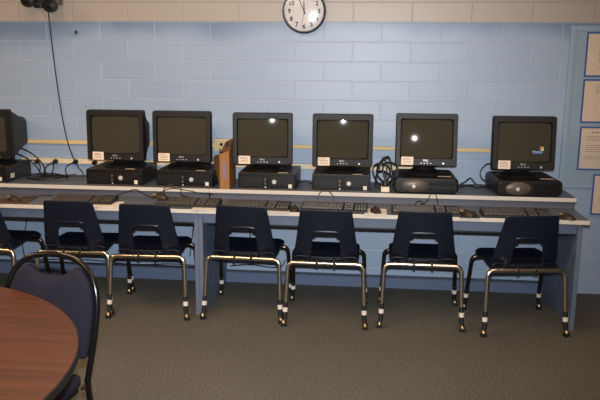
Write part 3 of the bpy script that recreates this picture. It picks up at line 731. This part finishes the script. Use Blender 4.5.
GCH = 'navy school chairs in front of the desks'
def make_chair():
    t = thing('student_chair', '', 'chair', group=GCH)
    # seat: dished panel
    sp = smooth_path([(0, .245, .375), (0, .225, .408), (0, .16, .428), (0, .05, .426), (0, -.06, .416), (0, -.125, .412), (0, -.158, .425)], 4)
    sw = []
    for p in sp:
        y = p.y; sw.append(.185 if y > .235 else (.20 if y > .2 else (.207 if y > -.06 else .203)))
    bm = B(); rows = []; nu = 16
    for p, w in zip(sp, sw):
        row = []
        for i in range(nu+1):
            u = i/nu*2-1; lift = -.022*(1-u**2)*max(0, min(1, (.22-p.y)/.1))*(1 if p.y > -.12 else .5); drop = -.018*max(0, abs(u)-.86)/.14
            row.append(bm.verts.new((u*w, p.y, p.z+.022+lift+drop)))
        rows.append(row)
    for j in range(len(rows)-1):
        for i in range(nu): bm.faces.new((rows[j][i], rows[j][i+1], rows[j+1][i+1], rows[j+1][i]))
    o = link('seat', bm, M['navy'], t, 60, wn=False); thicken(o, .009)
    # backrest with the hand opening low in the middle
    zs = [.415, .43, .45, .47, .49, .51, .53, .55, .572, .586, .600, .612, .626, .646, .666, .686, .706, .722, .738, .750, .757]
    nu = 22; bm = B(); rows = []
    for z in zs:
        y = -.147-.022*min(1, (z-.415)/.06)-.062*max(0, (z-.45)/.327)**.9
        w = .205-.012*min(1, (z-.415)/.12)-.034*max(0, (z-.51)/.247)
        if z > .748: w -= .010*((z-.748)/.009)**2
        row = []
        for i in range(nu+1):
            u = i/nu*2-1
            wrap = .045*abs(u)**2.4*max(0, 1-(z-.40)/.33)+.012*u*u          # sides wrap forward, more so low down
            row.append(bm.verts.new((u*w, y+wrap-.012, z)))
        rows.append(row)
    def hole(j, i):
        x = abs((i+.5)/nu*2-1)
        return .425 < (zs[j]+zs[j+1])/2 < .600 and x < (.44 if zs[j] < .58 else .40)
    for j in range(len(rows)-1):
        for i in range(nu):
            if hole(j, i): continue
            bm.faces.new((rows[j][i], rows[j][i+1], rows[j+1][i+1], rows[j+1][i]))
    o = link('backrest', bm, M['navy'], t, 60, wn=False); thicken(o, .009)
    # rolled lip above the opening
    bm = B(); tube(bm, smooth_path([(-.088, -.196, .594), (-.08, -.208, .610), (-.04, -.214, .616), (.04, -.214, .616), (.08, -.208, .610), (.088, -.196, .594)], 5), .0085, 8); link('grip_lip', bm, M['navy'], o)
    # tubular frame: two loops, each split in crossbar and two legs
    def loop(ytop, ztop, yf, front):
        r = .0135; hw = .236; path = fillet([(-.25, yf, .045), (-hw, ytop, ztop), (hw, ytop, ztop), (.25, yf, .045)], .065, 8)
        a = [p for p in path]; half = len(a)//2
        cb = fillet([(-.14, ytop, ztop), (.14, ytop, ztop)], .01)
        bm = B(); tube(bm, [(-.15, ytop, ztop), (0, ytop, ztop), (.15, ytop, ztop)], r, 12); c = link('crossbar', bm, M['shadechrome' if front else 'chrome'], t)
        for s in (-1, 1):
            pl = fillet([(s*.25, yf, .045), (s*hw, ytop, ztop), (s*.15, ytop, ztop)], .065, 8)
            bm = B(); tube(bm, pl, r, 12); lg = link('leg', bm, M['shadechrome' if front else 'chrome'], t)
            d = (Vector((s*hw, ytop, ztop))-Vector((s*.25, yf, .045))).normalized(); p0 = Vector((s*.25, yf, .045))
            def seg(nm, a0, a1, rr, m):
                bm = B(); tube(bm, [p0+d*a0, p0+d*a1], rr, 14); return link(nm, bm, m, lg)
            seg('sleeve', .002, .112, .0148, M['rubber']); seg('band', .050, .078, .0165, M['tape'])
            bm = B(); hx, hy = s*.25, yf
            lathe(bm, [(0, .046), (.010, .045), (.017, .038), (.020, .028), (.019, .020), (.010, .018), (0, .018)], 18, Matrix.Translation((hx+s*.006, hy-.004, 0)) @ Matrix.Diagonal((.95, 1.15, 1, 1))); link('caster_hood', bm, M['brass'], lg)
            bm = B()
            for w in (-.011, .011):
                lathe(bm, [(0, -.006), (.014, -.006), (.018, -.003), (.018, .003), (.014, .006), (0, .006)], 18, Matrix.Translation((hx+s*.006+w, hy-.006, .018)) @ Matrix.Rotation(R(90), 4, 'Y'))
            link('caster_wheel', bm, M['rubber'], lg)
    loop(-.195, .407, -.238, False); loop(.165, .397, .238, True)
    for x in (-.12, .12):
        bm = B(); tube(bm, [(x, -.195, .409), (x, 0, .404), (x, .165, .399)], .0085, 8); link('seat_rail', bm, M['chrome'], t)
    for x in (-.055, .055):
        bm = B(); box(bm, x-.007, x+.007, -.214, -.165, .388, .434, .004); link('clamp', bm, M['rubber'], t)
    return t
ch = make_chair()
CH = [(-.775, -.605, -3, 'navy school chair cut by the left edge of the picture'),
      (-.160, -.600, 2, 'navy school chair directly behind the round-backed chair'),
      (.350, -.637, 3, 'navy school chair just left of the desk joint panel'),
      (.981, -.602, -2, 'navy school chair just right of the desk joint panel'),
      (1.506, -.652, 0, 'navy school chair below the monitor left of the coiled cords'),
      (2.112, -.612, -1, 'navy school chair below the monitor with the flash glare'),
      (2.706, -.650, 7, 'navy school chair at the right end of the desk, turned slightly')]
for i, (x, y, a, l) in enumerate(CH):
    o = copy_tree(ch) if i else ch; relabel(o, l, (x, y, 0), R(a))

# ------------------------------------------------------------------ round table and upholstered chair
t = thing('round_table', 'round mahogany-topped table with black edge in the lower left corner', 'table', (.006, -3.324, 0))
bm = B(); lathe(bm, [(0, .745), (.888, .745), (.892, .743), (.892, .722), (0, .722)], 128); link('tabletop', bm, M['mahog'], t)
bm = B(); lathe(bm, [(.892, .744), (.897, .740), (.899, .731), (.897, .720), (.892, .716), (.86, .716)], 128); link('edge_band', bm, M['tblack'], t)['label'] = 'black rounded edge'
bm = B(); lathe(bm, [(.045, .04), (.045, .716)], 32); link('column', bm, M['blackmetal'], t)
for k in range(4):
    a = R(45+90*k); bm = B(); tube(bm, fillet([(.0, 0, .10), (.25*math.cos(a), .25*math.sin(a), .075), (.48*math.cos(a), .48*math.sin(a), .02)], .1), .02, 10); link('foot', bm, M['blackmetal'], t)
bm = B()
for a in (0, R(90)): box(bm, -.45, .45, -.02, .02, .695, .716, mtx=Matrix.Rotation(a, 4, 'Z'))
link('brace', bm, M['blackmetal'], t)

t = thing('stacking_chair', 'round-backed black tube chair with navy padding, tucked at the round table', 'chair', (.462, -2.717, 0), R(-8))
rec = lambda z: .185+(z-.44)*.235
half = [(.190, .40), (.198, .48), (.207, .58), (.208, .68), (.196, .752), (.165, .812), (.11, .855), (.04, .872)]
arc = [(x, rec(z), z) for x, z in half]+[(-x, rec(z), z) for x, z in reversed(half)]
bm = B(); tube(bm, smooth_path(arc, 6), .0125, 12); link('back_frame', bm, M['blackmetal'], t)
# padded back: fills the hoop below a scooped hand opening
padh = [(.174, .485), (.182, .50), (.190, .58), (.192, .67), (.182, .735), (.163, .782), (.130, .820), (.095, .824), (.06, .800), (.03, .794)]
ol = [(x, z) for x, z in padh]+[(-x, z) for x, z in reversed(padh)]
sm = [(p.x, p.z) for p in smooth_path([(x, 0, z) for x, z in ol], 4)]
zc = .655
def ring(s, off): return [(x*s, rec(zc+(z-zc)*s)+off, zc+(z-zc)*s) for x, z in sm]
bm = B(); loft(bm, [ring(.55, .020), ring(.93, .019), ring(1., .008), ring(1., -.010), ring(.93, -.026), ring(.55, -.032)]); link('back_pad', bm, M['fabric'], t, 60)
def sq(w0, w1, y0, y1, r, z):
    out = []
    for sx, sy, a0 in ((1, 1, 0), (-1, 1, 90), (-1, -1, 180), (1, -1, 270)):
        w = (w1 if sy > 0 else w0)/2
        for k in range(6):
            a = R(a0+18*k); out.append((sx*(w-r)+r*math.cos(a), (y1-r if sy > 0 else y0+r)+r*math.sin(a), z))
    return out
bm = B(); loft(bm, [sq(.40, .36, -.21, .16, .05, .390), sq(.42, .38, -.22, .17, .06, .405), sq(.42, .38, -.22, .17, .06, .425), sq(.38, .34, -.20, .15, .06, .442), sq(.24, .22, -.12, .08, .05, .448)]); link('seat_pad', bm, M['fabric'], t, 60)
bm = B(); tube(bm, [(p[0], p[1], .383) for p in sq(.38, .35, -.20, .15, .05, 0)], .011, 10, True); link('seat_frame', bm, M['blackmetal'], t)
for s in (-1, 1):
    bm = B(); tube(bm, smooth_path([(s*.190, rec(.40), .405), (s*.189, .182, .35), (s*.19, .205, .2), (s*.195, .245, .012)], 6), .0125, 12); l = link('leg', bm, M['blackmetal'], t)
    bm = B(); lathe(bm, [(0, 0), (.016, 0), (.017, .02), (.0135, .035)], 14, Matrix.Translation((s*.195, .246, 0))); link('foot_cap', bm, M['rubber'], l)
    bm = B(); tube(bm, smooth_path([(s*.185, -.12, .383), (s*.190, -.17, .34), (s*.192, -.19, .2), (s*.195, -.21, .012)], 6), .0125, 12); l = link('leg', bm, M['blackmetal'], t)
    bm = B(); lathe(bm, [(0, 0), (.016, 0), (.017, .02), (.0135, .035)], 14, Matrix.Translation((s*.195, -.211, 0))); link('foot_cap', bm, M['rubber'], l)
    bm = B(); box(bm, s*.184-.005, s*.184+.005, .14, .18, .372, .392, .003); link('bracket', bm, M['brass'], t)

# ------------------------------------------------------------------ lights

KC, KF = .7, 1.
def ceiling_light(x, y, power, w=1.2, d=.6):
    t = thing('ceiling_light', 'recessed fluorescent ceiling light', 'lamp', (x, y, H), 0, 'ceiling lights')
    bm = B()
    for b in ((-w/2-.03, w/2+.03, -d/2-.03, -d/2), (-w/2-.03, w/2+.03, d/2, d/2+.03), (-w/2-.03, -w/2, -d/2, d/2), (w/2, w/2+.03, -d/2, d/2)): box(bm, *b, -.03, 0)
    link('frame', bm, M['tape'], t)
    bm = B(); box(bm, -w/2, w/2, -d/2, d/2, -.012, 0); link('diffuser', bm, M['lightpanel'], t)
    L = bpy.data.lights.new('ceiling_lamp', 'AREA'); L.shape = 'RECTANGLE'; L.size = w; L.size_y = d; L.energy = power; L.color = (1, .60, .28)
    o = bpy.data.objects.new('ceiling_lamp', L); COL.objects.link(o); o.location = (x, y, H-.035)
for x, y, pw in ((-2.4, -2.2, 52), (.2, -2.2, 60), (2.8, -2.2, 26), (-2.4, -4.2, 36), (.2, -4.2, 40), (2.8, -4.2, 22)): ceiling_light(x, y, pw*KC)
# on-camera flash
CAM = Vector((1.756, -5.049, 1.649))
L = bpy.data.lights.new('camera_flash', 'SPOT'); L.energy = 700*KF; L.spot_size = R(78); L.spot_blend = 1.; L.shadow_soft_size = .022; L.color = (.97, .98, 1)
fo = bpy.data.objects.new('camera_flash', L); COL.objects.link(fo)
wd = bpy.data.worlds.new('world'); SC.world = wd; wd.use_nodes = True
wd.node_tree.nodes['Background'].inputs[0].default_value = (.5, .55, .65, 1); wd.node_tree.nodes['Background'].inputs[1].default_value = .05

# ------------------------------------------------------------------ camera
f, yaw, pitch, roll = 700.2, -.098, .197, .008
fw = Vector((math.sin(yaw)*math.cos(pitch), math.cos(yaw)*math.cos(pitch), -math.sin(pitch)))
rt = Vector((math.cos(yaw), -math.sin(yaw), 0)); up = rt.cross(fw)
r2 = rt*math.cos(roll)+up*math.sin(roll); u2 = -rt*math.sin(roll)+up*math.cos(roll)
cd = bpy.data.cameras.new('camera'); cam = bpy.data.objects.new('camera', cd); COL.objects.link(cam)
cd.sensor_width = 36; cd.lens = f/600*36; cd.clip_start = .05
m = Matrix((r2, u2, -fw)).transposed().to_4x4(); m.translation = CAM
cam.matrix_world = m
SC.camera = cam
mf = m.copy(); mf.translation = CAM+Vector((.0, .05, .13)); fo.matrix_world = mf @ Matrix.Rotation(R(4), 4, 'Y') @ Matrix.Rotation(R(2), 4, 'X')
SC.view_settings.view_transform = 'Standard'; SC.view_settings.look = 'None'; SC.view_settings.exposure = 0; SC.view_settings.gamma = 1
